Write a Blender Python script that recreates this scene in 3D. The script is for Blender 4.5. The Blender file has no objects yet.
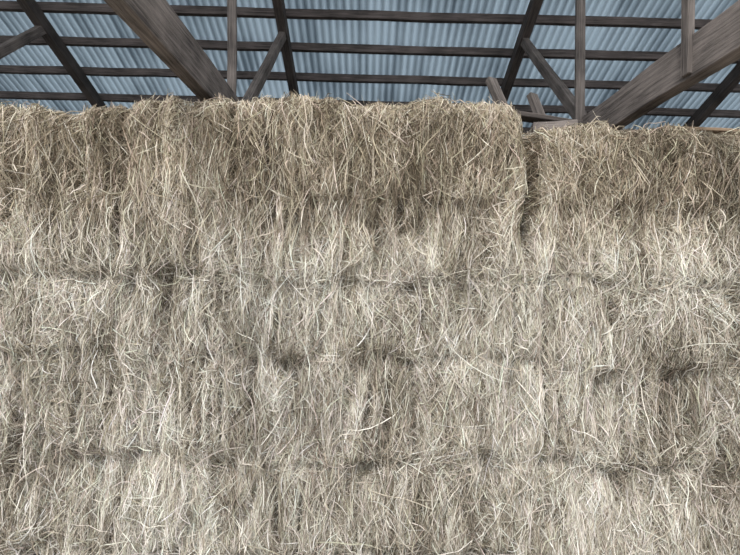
import bpy, math
import numpy as np
from mathutils import Matrix, Vector
rng = np.random.default_rng(7)
scene = bpy.context.scene
CZ = 2.2

# ---------------------------------------------------------------- helpers
def empty(name, loc=(0,0,0)):
    e = bpy.data.objects.new(name, None); e.location = loc
    scene.collection.objects.link(e); return e

def mesh_obj(name, verts, faces, mat=None, parent=None, smooth=False):
    me = bpy.data.meshes.new(name)
    verts = np.asarray(verts, dtype=np.float32); faces = np.asarray(faces, dtype=np.int32)
    nf, k = faces.shape
    me.vertices.add(len(verts)); me.vertices.foreach_set("co", verts.ravel())
    me.loops.add(nf*k); me.loops.foreach_set("vertex_index", faces.ravel())
    me.polygons.add(nf)
    me.polygons.foreach_set("loop_start", np.arange(nf, dtype=np.int32)*k)
    me.update(calc_edges=True)
    if smooth: me.polygons.foreach_set("use_smooth", np.ones(nf, dtype=bool))
    ob = bpy.data.objects.new(name, me)
    if mat: me.materials.append(mat)
    scene.collection.objects.link(ob)
    if parent: ob.parent = parent
    return ob

_lat = {}
def vnoise(x, z, seed=0):
    if seed not in _lat:
        _lat[seed] = np.random.default_rng(1000+seed).random((256,256))
    L = _lat[seed]
    x = np.asarray(x)+100.0; z = np.asarray(z)+100.0
    xi = np.floor(x).astype(int); zi = np.floor(z).astype(int)
    fx = x-xi; fz = z-zi
    fx = fx*fx*(3-2*fx); fz = fz*fz*(3-2*fz)
    a=L[xi%256,zi%256]; b=L[(xi+1)%256,zi%256]; c=L[xi%256,(zi+1)%256]; d=L[(xi+1)%256,(zi+1)%256]
    return (a*(1-fx)+b*fx)*(1-fz)+(c*(1-fx)+d*fx)*fz

# ---------------------------------------------------------------- materials
def new_mat(name):
    m = bpy.data.materials.new(name); m.use_nodes = True
    nt = m.node_tree; b = nt.nodes["Principled BSDF"]
    return m, nt, b

def wood(name, dark, light, rough=0.85):
    m, nt, b = new_mat(name)
    tc = nt.nodes.new("ShaderNodeTexCoord"); mp = nt.nodes.new("ShaderNodeMapping")
    mp.inputs["Scale"].default_value = (1.3, 30, 30)
    n = nt.nodes.new("ShaderNodeTexNoise"); n.inputs["Scale"].default_value = 1.5
    n.inputs["Detail"].default_value = 8; n.inputs["Roughness"].default_value = 0.7
    n.inputs["Distortion"].default_value = 0.6
    n2 = nt.nodes.new("ShaderNodeTexNoise"); n2.inputs["Scale"].default_value = 2.2; n2.inputs["Detail"].default_value = 4
    mx = nt.nodes.new("ShaderNodeMath"); mx.operation='MULTIPLY_ADD'; mx.inputs[1].default_value=0.6; 
    r = nt.nodes.new("ShaderNodeValToRGB")
    r.color_ramp.elements[0].position = 0.6; r.color_ramp.elements[0].color = (*dark,1)
    r.color_ramp.elements[1].position = 0.98; r.color_ramp.elements[1].color = (*light,1)
    bp = nt.nodes.new("ShaderNodeBump"); bp.inputs["Strength"].default_value = 0.7; bp.inputs["Distance"].default_value = 0.012
    l = nt.links.new
    l(tc.outputs["Object"], mp.inputs["Vector"]); l(mp.outputs["Vector"], n.inputs["Vector"])
    l(tc.outputs["Object"], n2.inputs["Vector"])
    l(n2.outputs["Fac"], mx.inputs[0]); l(n.outputs["Fac"], mx.inputs[2])
    l(mx.outputs[0], r.inputs["Fac"]); l(r.outputs["Color"], b.inputs["Base Color"])
    l(n.outputs["Fac"], bp.inputs["Height"]); l(bp.outputs["Normal"], b.inputs["Normal"])
    b.inputs["Roughness"].default_value = rough
    b.inputs["Specular IOR Level"].default_value = 0.2
    return m
M_BEAM = wood("weathered_beam", (0.06,0.051,0.047), (0.30,0.255,0.23))
M_WEB  = wood("web_wood", (0.05,0.043,0.04), (0.23,0.195,0.175))
M_DARK = wood("dark_rafter_wood", (0.03,0.026,0.025), (0.12,0.10,0.09))
M_PURL = wood("purlin_wood", (0.042,0.036,0.034), (0.17,0.14,0.13))
M_TAN  = wood("tan_plank_wood", (0.15,0.10,0.065), (0.34,0.24,0.16))

# weather-dulled translucent corrugated roofing, corrugation shading painted into its colour as stripes
M_SHEET, nt, b = new_mat("corrugated_roofing")
WL = 0.125
l = nt.links.new
tc = nt.nodes.new("ShaderNodeTexCoord"); n = nt.nodes.new("ShaderNodeTexNoise")
n.inputs["Scale"].default_value = 0.5; n.inputs["Detail"].default_value = 6
sx = nt.nodes.new("ShaderNodeSeparateXYZ"); l(tc.outputs["Object"], sx.inputs[0])
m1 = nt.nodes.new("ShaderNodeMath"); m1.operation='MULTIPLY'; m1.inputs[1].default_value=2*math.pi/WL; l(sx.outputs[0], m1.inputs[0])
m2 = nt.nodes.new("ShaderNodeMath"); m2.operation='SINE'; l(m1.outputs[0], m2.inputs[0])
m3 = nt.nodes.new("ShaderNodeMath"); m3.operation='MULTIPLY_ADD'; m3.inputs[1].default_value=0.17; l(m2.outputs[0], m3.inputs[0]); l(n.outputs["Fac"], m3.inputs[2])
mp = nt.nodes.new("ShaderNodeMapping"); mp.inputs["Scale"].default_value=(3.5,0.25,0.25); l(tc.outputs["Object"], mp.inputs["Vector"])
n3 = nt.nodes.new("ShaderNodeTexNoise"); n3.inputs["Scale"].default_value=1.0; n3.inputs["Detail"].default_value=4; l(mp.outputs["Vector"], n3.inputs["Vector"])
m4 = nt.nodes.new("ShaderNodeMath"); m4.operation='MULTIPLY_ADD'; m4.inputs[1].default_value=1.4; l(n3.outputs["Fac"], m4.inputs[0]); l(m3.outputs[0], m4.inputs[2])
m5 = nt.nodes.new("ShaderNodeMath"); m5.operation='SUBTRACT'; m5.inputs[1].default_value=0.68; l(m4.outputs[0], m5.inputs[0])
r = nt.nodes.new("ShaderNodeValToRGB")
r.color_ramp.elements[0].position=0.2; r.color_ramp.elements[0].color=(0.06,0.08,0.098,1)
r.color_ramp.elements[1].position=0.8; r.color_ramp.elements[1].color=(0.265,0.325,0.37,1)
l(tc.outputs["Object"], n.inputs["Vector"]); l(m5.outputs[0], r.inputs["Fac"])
tl = nt.nodes.new("ShaderNodeBsdfTranslucent"); l(r.outputs["Color"], tl.inputs["Color"])
b.inputs["Base Color"].default_value=(0.44,0.51,0.56,1)
b.inputs["Roughness"].default_value=0.45; b.inputs["Metallic"].default_value=0.2
ms = nt.nodes.new("ShaderNodeMixShader"); ms.inputs[0].default_value=0.5
l(b.outputs[0], ms.inputs[1]); l(tl.outputs[0], ms.inputs[2])
l(ms.outputs[0], nt.nodes["Material Output"].inputs["Surface"])

M_STRAW, nt, b = new_mat("hay_strands")
at = nt.nodes.new("ShaderNodeAttribute"); at.attribute_name = "strand_col"
nt.links.new(at.outputs["Color"], b.inputs["Base Color"])
b.inputs["Roughness"].default_value = 0.65; b.inputs["Specular IOR Level"].default_value = 0.2

M_CORE, nt, b = new_mat("compressed_hay")
tc = nt.nodes.new("ShaderNodeTexCoord"); mp = nt.nodes.new("ShaderNodeMapping"); mp.inputs["Scale"].default_value=(60,60,8)
n = nt.nodes.new("ShaderNodeTexNoise"); n.inputs["Scale"].default_value = 1.5; n.inputs["Detail"].default_value = 6
r = nt.nodes.new("ShaderNodeValToRGB")
r.color_ramp.elements[0].position=0.35; r.color_ramp.elements[0].color=(0.05,0.04,0.03,1)
r.color_ramp.elements[1].position=0.7; r.color_ramp.elements[1].color=(0.22,0.185,0.14,1)
nt.links.new(tc.outputs["Object"], mp.inputs["Vector"]); nt.links.new(mp.outputs["Vector"], n.inputs["Vector"])
nt.links.new(n.outputs["Fac"], r.inputs["Fac"]); nt.links.new(r.outputs["Color"], b.inputs["Base Color"])
b.inputs["Roughness"].default_value = 0.95

M_GROUND, nt, b = new_mat("dusty_ground")
n = nt.nodes.new("ShaderNodeTexNoise"); n.inputs["Scale"].default_value = 30; n.inputs["Detail"].default_value=8
r = nt.nodes.new("ShaderNodeValToRGB")
r.color_ramp.elements[0].color=(0.20,0.185,0.165,1); r.color_ramp.elements[1].color=(0.40,0.375,0.34,1)
nt.links.new(n.outputs["Fac"], r.inputs["Fac"]); nt.links.new(r.outputs["Color"], b.inputs["Base Color"])
b.inputs["Roughness"].default_value = 0.95

# ---------------------------------------------------------------- hay stack
SEAM_X = 1.22
def ztop(x):
    x = np.asarray(x, dtype=float)
    l = np.interp(x, [-6.5,-2.8,-2.2,-1.6,0.0,0.6,1.05,1.22], [1.19,1.19,1.25,1.31,1.32,1.36,1.34,1.22])
    rr = np.interp(x, [1.22,1.32,1.8,2.8,6.5], [1.14,1.19,1.20,1.21,1.22])
    t = np.where(x<SEAM_X, l, rr)
    return CZ + t + 0.06*(vnoise(x*3.0, x*0, 3)-0.5) + 0.04*(vnoise(x*11, x*0, 4)-0.5)

SEAMS = [(0.10,0.9),(0.80,0.95),(1.57,0.6),(2.17,0.8),(2.80,0.15)]
LB = np.array([-0.5,0.10,0.80,1.57,2.17,2.80,3.6])
def wave(x, i): return 0.12*(vnoise(x*0.9, x*0+i*3.3, 11)-0.5) + 0.10*(vnoise(x*4, x*0+i*7.7, 12)-0.5)
def bales(x, z):
    li = np.clip(np.searchsorted(LB, z)-1, 0, 5)
    off = np.array([0.3,0.05,0.62,0.2,0.75,0.44])[li]
    W = 0.98
    u = (x+off+0.04*(vnoise(z*4, x*0, 15)-0.5))/W
    bi = np.floor(u); fu = (u-bi)
    e = np.minimum(fu,1-fu)*W
    return li, bi, e
def recess(x, z):
    x = np.asarray(x, dtype=float); z = np.asarray(z, dtype=float)
    d = np.zeros(np.broadcast(x,z).shape)
    for i,(s,a) in enumerate(SEAMS):
        dz = z - s - wave(x,i)
        m = np.clip(vnoise(x*3.4, x*0+i*5.1, 13)*1.9-0.8,0,1.0)
        wdt = 0.018+0.03*vnoise(x*2.5, x*0+i*2.2, 14)
        d += 0.085*a*m*np.exp(-(dz/wdt)**2)
        d += np.where(dz<0, 0.02*a*np.exp(dz/0.25), 0)
        # pits where the flakes gape beside the twine, just below and above the course line
        sp = np.clip((vnoise(x*10, x*0+i*4.4, 18)-0.5)/0.3,0,1)
        hg = np.where(dz>0, 0.06, 0.14)
        d += 0.085*a*sp*np.exp(-((dz)/hg)**2)
    li, bi, e = bales(x, z)
    jn = vnoise(bi*3.1+20, li*2.7, 16)
    d += 0.06*jn*np.exp(-(e/0.028)**2) + 0.010*np.exp(-e/0.07)
    d += 0.03*(vnoise(bi*7.3+0.5, li*5.1+.5, 17)-0.5)
    for f,a,sd,w in ((5.5,0.07,21,0.08),(12.0,0.065,22,0.13)):
        nn = vnoise(x*f+0.6*vnoise(x*2,z*2,23), z*0.8+li*9.1, sd)
        amp = vnoise(x*1.6, z*2.4, sd+5)
        d += a*np.clip(1.9*amp-0.2,0,1.4)*np.exp(-((nn-0.5)/w)**2)
    d += 0.06*(vnoise(x*1.4,z*1.6,31)-0.5) + 0.05*(vnoise(x*10,z*2.5,32)-0.5) + 0.05*(vnoise(x*32,z*5,33)-0.5)
    g = np.clip((z-2.30)/0.4,0,1)
    d += 0.38*g*np.exp(-((x-SEAM_X-0.03*np.sin(z*7))/0.06)**2) + 0.06*g*np.exp(-np.abs(x-SEAM_X)/0.1)
    d += np.where(x>SEAM_X, 0.06*g, 0)
    t = np.clip((z-(ztop(x)-0.20))/0.20,0,1)
    d += 0.10*t**2.4
    return d
Y0 = 4.0
XL, XR = -6.2, 6.2
stack = empty("hay_bale_stack", (0,6.5,0))
def par(ob, p):
    ob.parent = p; ob.matrix_parent_inverse = Matrix.Translation(-p.location)

nx, nz = 1300, 420
xs = np.linspace(XL,XR,nx); us = np.linspace(0,1,nz)
X,U = np.meshgrid(xs,us)
Z = U*ztop(X)
Yf = Y0 + 0.03 + recess(X,Z)*1.05
V = np.stack([X,Yf,Z],-1).reshape(-1,3)
YB = 9.6
rows = [V]
top_n = 8
Zt = ztop(xs)
ytop0 = Yf[-1]
for k in range(1,top_n+1):
    f = k/top_n
    yy = ytop0*(1-f)+YB*f
    zz = Zt + 0.03*(vnoise(xs*4, yy*4, 41)-0.5)
    rows.append(np.stack([xs,yy,zz],-1))
rows.append(np.stack([xs,np.full(nx,YB),np.zeros(nx)],-1))
V = np.concatenate(rows)
R = nz+top_n+1
idx = np.arange(R*nx).reshape(R,nx)
F = np.stack([idx[:-1,:-1],idx[:-1,1:],idx[1:,1:],idx[1:,:-1]],-1).reshape(-1,4)
core = mesh_obj("bale_bodies", V, F, M_CORE, smooth=True)
par(core, stack)
import bmesh
bm = bmesh.new(); bm.from_mesh(core.data)
be = [e for e in bm.edges if e.is_boundary]
bmesh.ops.holes_fill(bm, edges=be, sides=0)
bm.to_mesh(core.data); bm.free()

PAL = np.array([[0.095,0.076,0.053],[0.265,0.222,0.165],[0.49,0.43,0.342],[0.70,0.64,0.545],[0.87,0.83,0.745]])
def make_strands(name, N, xr, zr, wid, lenr, layer_out, mode="wall", seed=0, tone=0.0, ang=0.17, liftp=0.07):
    r = np.random.default_rng(seed)
    x = r.uniform(xr[0],xr[1],N)
    zt = ztop(x)
    if mode=="wall":
        z = r.uniform(zr[0],1,N)*zt
    elif mode=="top":
        z = zt - np.abs(r.normal(0,0.12,N))
    S = 6
    L = r.uniform(lenr[0],lenr[1],N)*(0.5+1.0*r.random(N)**2)
    dseam = np.full(N, 9.0)
    for i,(s,a) in enumerate(SEAMS):
        dseam = np.minimum(dseam, np.abs(z-s-wave(x,i))/max(a,0.3))
    th = r.normal(0,ang,N) + 0.7*(vnoise(x*2.2,z*2.0,51)-0.5) + 1.1*(vnoise(x*8,z*4,52)-0.5)
    wild = r.random(N) < (0.03+0.30*vnoise(x*3,z*3,54)**2)
    th = np.where(wild, r.uniform(-1.6,1.6,N), th)
    ns = (r.random(N) < 0.5*np.exp(-(dseam/0.08)**2)*vnoise(x*2,z*2,55)*1.6)
    th = np.where(ns, r.choice([-1,1],N)*r.normal(1.1,0.35,N), th)
    if mode=="top":
        th = r.normal(0,0.55,N)
    flip = np.where(r.random(N)<0.5,1,-1)
    curv = r.normal(0,0.33,N) + 1.1*(vnoise(x*6,z*6,53)-0.5)
    curv = np.where(r.random(N)<0.07, curv*3, curv)
    kink = np.where(r.random(N)<0.14, r.normal(0,0.5,N), 0)
    kpos = r.uniform(0.3,0.8,N)
    t = np.linspace(0,1,S)
    PX = np.zeros((N,S)); PZ = np.zeros((N,S))
    PX[:,0]=x; PZ[:,0]=z
    for k in range(1,S):
        a = th + curv*(t[k]-0.5)*1.4 + kink*(t[k]>kpos)
        PX[:,k]=PX[:,k-1]+np.sin(a)*L/(S-1)
        PZ[:,k]=PZ[:,k-1]-np.cos(a)*L/(S-1)*(1 if mode=="top" else flip)
    PX += (x-PX.mean(1))[:,None] if mode=="wall" else 0
    tuft = vnoise(x*7, x*0, 71)**2
    PZ += (z-PZ.mean(1))[:,None] if mode=="wall" else (np.abs(r.normal(0,0.05,N))*(0.4+1.8*tuft))[:,None]
    ZT = ztop(PX); poke = np.abs(r.normal(0,0.02,N))*(0.5+2*tuft)
    poke = np.where(r.random(N)<0.07, r.uniform(0,0.11,N), poke)[:,None]
    over = np.maximum(PZ-ZT-poke,0)
    PZs = np.minimum(PZ, ZT+poke)
    PZs = np.maximum(PZs, 0.01)
    rc = recess(PX, np.minimum(PZs,ZT))
    rm = rc.mean(1)[:,None]
    stiff = r.uniform(0.0,0.4,N)[:,None]
    near_gap = np.exp(-((x-SEAM_X)/0.09)**2)*np.clip((z-2.3)/0.3,0,1)
    stiff = stiff*(1-near_gap)[:,None]
    rc = rc*(1-stiff)+rm*stiff
    o = np.abs(r.normal(0,layer_out,N))[:,None]
    lift = np.where(r.random(N)<liftp, r.uniform(0.02,0.10,N), np.abs(r.normal(0,0.008,N)))[:,None]
    T = t[None,:]
    ends = r.random(N)[:,None]
    shape = np.where(ends<0.4, T**2, np.where(ends<0.8,(1-T)**2, np.sin(np.pi*T)))
    PY = Y0 + rc - o - lift*shape + over
    P = np.stack([PX,PY,PZs],-1)
    tan = np.gradient(P, axis=1); tan /= np.linalg.norm(tan,axis=-1,keepdims=True)+1e-9
    vd = np.array([0,-1,0.0])
    side = np.cross(tan, vd); side /= np.linalg.norm(side,axis=-1,keepdims=True)+1e-6
    nrm = np.cross(side,tan)
    ph = r.uniform(-1.2,1.2,N)[:,None,None] + r.normal(0,0.4,N)[:,None,None]*T[:,:,None]
    sv = side*np.cos(ph)+nrm*np.sin(ph)
    w = (wid[0]+(wid[1]-wid[0])*r.random(N)**1.7)[:,None]*np.interp(t,[0,0.15,0.8,1],[0.6,1,0.9,0.25])[None,:]
    A = P + sv*w[:,:,None]*0.5; B = P - sv*w[:,:,None]*0.5
    V = np.stack([A,B],2).reshape(-1,3)
    b0 = (np.arange(N)*S*2)[:,None] + (np.arange(S-1)*2)[None,:]
    F = np.stack([b0,b0+1,b0+3,b0+2],-1).reshape(-1,4)
    hz = z
    li, bi, e = bales(x, z)
    reg = 0.50 + 0.24*(vnoise(x*1.3,z*1.3,61)-0.5) + 0.32*(vnoise(x*6,z*2.5,62)-0.5) + 0.40*(vnoise(x*20,z*3.0,64)-0.5)
    reg += 0.05*(vnoise(bi*5.7+.5, li*3.9+.5, 63)-0.5)
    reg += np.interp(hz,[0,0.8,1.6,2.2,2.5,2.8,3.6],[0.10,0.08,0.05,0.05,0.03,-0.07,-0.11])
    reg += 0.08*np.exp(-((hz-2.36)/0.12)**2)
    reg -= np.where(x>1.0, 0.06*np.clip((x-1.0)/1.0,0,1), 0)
    reg += tone
    c = np.clip(reg + r.normal(0,0.23,N), 0, 1)*(len(PAL)-1)
    ci = np.clip(c.astype(int),0,len(PAL)-2); cf=(c-ci)[:,None]
    col = PAL[ci]*(1-cf)+PAL[ci+1]*cf
    col = col*(1+r.normal(0,0.03,(N,3)))
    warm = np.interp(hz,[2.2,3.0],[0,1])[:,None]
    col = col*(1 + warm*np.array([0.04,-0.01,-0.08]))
    col = np.clip(col,0.02,0.92)
    C = np.concatenate([col, np.ones((N,1))],1)
    C = np.repeat(C, S*2, axis=0).astype(np.float32)
    ob = mesh_obj(name, V, F, M_STRAW)
    att = ob.data.color_attributes.new("strand_col","FLOAT_COLOR","POINT")
    att.data.foreach_set("color", C.ravel())
    par(ob, stack)
    return ob
make_strands("packed_strands", 180000, (-3.7,3.7), (0.0,1), (0.003,0.0078), (0.12,0.32), 0.012, seed=1, tone=-0.03)
make_strands("loose_strands", 45000, (-3.7,3.7), (0.0,1), (0.003,0.0072), (0.16,0.44), 0.024, seed=2, tone=0.08, ang=0.33, liftp=0.22)
make_strands("top_fringe", 13000, (-3.9,3.9), (0.0,1), (0.003,0.0072), (0.12,0.40), 0.035, mode="top", seed=3, tone=-0.02, liftp=0.3)
make_strands("end_strands_left", 26000, (XL,-3.7), (0.0,1), (0.006,0.010), (0.15,0.4), 0.014, seed=4)
make_strands("end_strands_right", 26000, (3.7,XR), (0.0,1), (0.006,0.010), (0.15,0.4), 0.014, seed=5)

# ---------------------------------------------------------------- timber
_bs = [0]
def beam(name, p0, p1, w, h, mat, parent, roll=0.0):
    _bs[0]+=1
    p0=Vector(p0); p1=Vector(p1); d=p1-p0; L=d.length
    bm = bmesh.new()
    n = max(2,int(L/0.8)); rr = np.random.default_rng(_bs[0])
    rings=[]
    for i in range(n+1):
        xx = -L/2+L*i/n; jy,jz = rr.normal(0,0.004,2)
        rings.append([bm.verts.new((xx, sy*w/2+jy+rr.normal(0,0.002), sz*h/2+jz+rr.normal(0,0.002))) for sy,sz in ((-1,-1),(1,-1),(1,1),(-1,1))])
    for a,b_ in zip(rings[:-1],rings[1:]):
        for k in range(4): bm.faces.new((a[k],a[(k+1)%4],b_[(k+1)%4],b_[k]))
    bm.faces.new(rings[0][::-1]); bm.faces.new(rings[-1])
    bmesh.ops.recalc_face_normals(bm, faces=bm.faces)
    me = bpy.data.meshes.new(name); bm.to_mesh(me); bm.free(); me.materials.append(mat)
    ob = bpy.data.objects.new(name, me); scene.collection.objects.link(ob)
    x = d.normalized(); up = Vector((0,0,1)) if abs(x.z)<0.95 else Vector((0,1,0))
    y = up.cross(x).normalized(); z = x.cross(y)
    M = Matrix((x,y,z)).transposed().to_4x4() @ Matrix.Rotation(roll,4,'X')
    M.translation = (p0+p1)/2
    bv = ob.modifiers.new("worn_edges","BEVEL"); bv.width=0.006; bv.segments=1; bv.limit_method='ANGLE'
    ob.parent = parent
    ob.matrix_parent_inverse = Matrix.Translation(-parent.location)
    ob.matrix_basis = M
    return ob

H0 = 7.5; SL = 0.40
def zr(y): return CZ + H0 - SL*y
YE = 14.6
for fx in (-9.4,-5.46,-1.52,2.42,6.36,10.3):
    tr = empty("roof_truss", (fx,8,CZ+1.72))
    beam("tie_beam", (fx,1.2,CZ+1.72), (fx,YE,CZ+1.72), 0.13, 0.32, M_BEAM, tr)
    beam("rafter", (fx,1.0,zr(1.0)), (fx,YE+0.4,zr(YE+0.4)), 0.14, 0.22, M_DARK, tr)
    beam("web_post", (fx-0.09,6.05,CZ+1.6), (fx-0.16,6.05,zr(6.05)), 0.10, 0.05, M_WEB, tr)
    beam("web_brace", (fx,6.15,CZ+1.85), (fx,8.8,zr(8.8)), 0.10, 0.14, M_WEB, tr)
    beam("heel_brace", (fx,10.9,zr(10.9)), (fx,9.0,CZ+1.85), 0.07, 0.12, M_WEB, tr)
    if fx>2: beam("hanger_post", (fx-0.08,4.02,CZ+1.58), (fx-0.08,4.05,zr(4.0)), 0.05, 0.10, M_WEB, tr)
    beam("wall_post", (fx,YE,0), (fx,YE,CZ+1.72), 0.2, 0.2, M_DARK, tr)

roof = empty("corrugated_metal_roof", (0,8,7))
y = 8.62-0.66*11
while y < 15:
    beam("purlin", (-13,y,zr(y)+0.17), (13,y,zr(y)+0.17), 0.10, 0.13, M_PURL, roof); y += 0.66
wl = WL; nseg = int(26/wl)*10
xx = np.linspace(-13,13,nseg)
pr = np.sin(2*np.pi*xx/wl)
pr = np.sign(pr)*np.abs(pr)**0.8*0.022
yy = np.array([1.0, 5.0, 5.01, 9.3, 9.31, 13.0, 13.01, 15.3])
lap = np.array([0,0,0.012,0.0,0.012,0,0.012,0])
XX,YY = np.meshgrid(xx,yy)
ZZ = zr(YY)+0.265+pr[None,:]+lap[:,None]
ZZ += (((np.floor((XX+13)/(wl*7))).astype(int)%2)*0.006)
V = np.stack([XX,YY,ZZ],-1).reshape(-1,3)
idx = np.arange(len(yy)*nseg).reshape(len(yy),nseg)
F = np.stack([idx[:-1,:-1],idx[:-1,1:],idx[1:,1:],idx[1:,:-1]],-1).reshape(-1,4)
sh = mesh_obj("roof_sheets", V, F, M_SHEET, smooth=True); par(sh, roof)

# scrap planks lying on top of the bales
p = empty("loose_planks",(1.4,4.8,CZ+1.4))
beam("plank", (0.92,4.72,CZ+1.50), (1.80,4.66,CZ+1.38), 0.16, 0.04, M_DARK, p)
beam("plank_stub", (1.30,4.85,CZ+1.27), (1.13,5.2,CZ+1.95), 0.10, 0.07, M_WEB, p)
beam("plank_brace", (1.62,4.9,CZ+1.27), (1.50,5.1,CZ+1.78), 0.10, 0.06, M_WEB, p)
beam("plank_block", (1.36,4.60,CZ+1.30), (1.72,4.55,CZ+1.32), 0.14, 0.11, M_BEAM, p)
p2 = empty("wooden_board",(2.85,4.35,CZ+1.27))
beam("board", (2.35,4.40,CZ+1.275), (3.3,4.45,CZ+1.275), 0.14, 0.03, M_TAN, p2)

# ---------------------------------------------------------------- shell
def slab(name, lo, hi, mat):
    x0,y0,z0=lo; x1,y1,z1=hi
    v=[(x0,y0,z0),(x1,y0,z0),(x1,y1,z0),(x0,y1,z0),(x0,y0,z1),(x1,y0,z1),(x1,y1,z1),(x0,y1,z1)]
    f=[(3,2,1,0),(4,5,6,7),(0,1,5,4),(1,2,6,5),(2,3,7,6),(3,0,4,7)]
    return mesh_obj(name,v,f,mat)
slab("floor",(-30,-30,-0.2),(30,16,0),M_GROUND)
slab("wall_back",(-13,14.75,0),(13,14.9,4.05),M_DARK)
slab("wall_left",(-13.1,3,0),(-13,14.9,4.0),M_DARK)
slab("wall_right",(13,3,0),(13.1,14.9,4.0),M_DARK)

# ---------------------------------------------------------------- light
w = bpy.data.worlds.new("overcast_sky"); scene.world = w; w.use_nodes=True
bg = w.node_tree.nodes["Background"]; bg.inputs[0].default_value=(0.90,0.95,1.0,1); bg.inputs[1].default_value=1.75
sun = bpy.data.lights.new("sun","SUN"); sun.energy=2.4; sun.angle=math.radians(14); sun.color=(1,0.985,0.96)
so = bpy.data.objects.new("sun", sun); scene.collection.objects.link(so)
so.rotation_euler = (math.radians(42),0,math.radians(-20))

# ---------------------------------------------------------------- camera
cam = bpy.data.cameras.new("camera"); cam.lens=26; cam.sensor_width=36
co = bpy.data.objects.new("camera", cam); scene.collection.objects.link(co)
co.matrix_world = Matrix.Translation((0,0,CZ)) @ Matrix.Rotation(math.radians(90),4,'X') @ Matrix.Rotation(math.radians(1.5),4,'Z')
scene.camera = co
scene.view_settings.view_transform='Standard'
scene.view_settings.look='None'
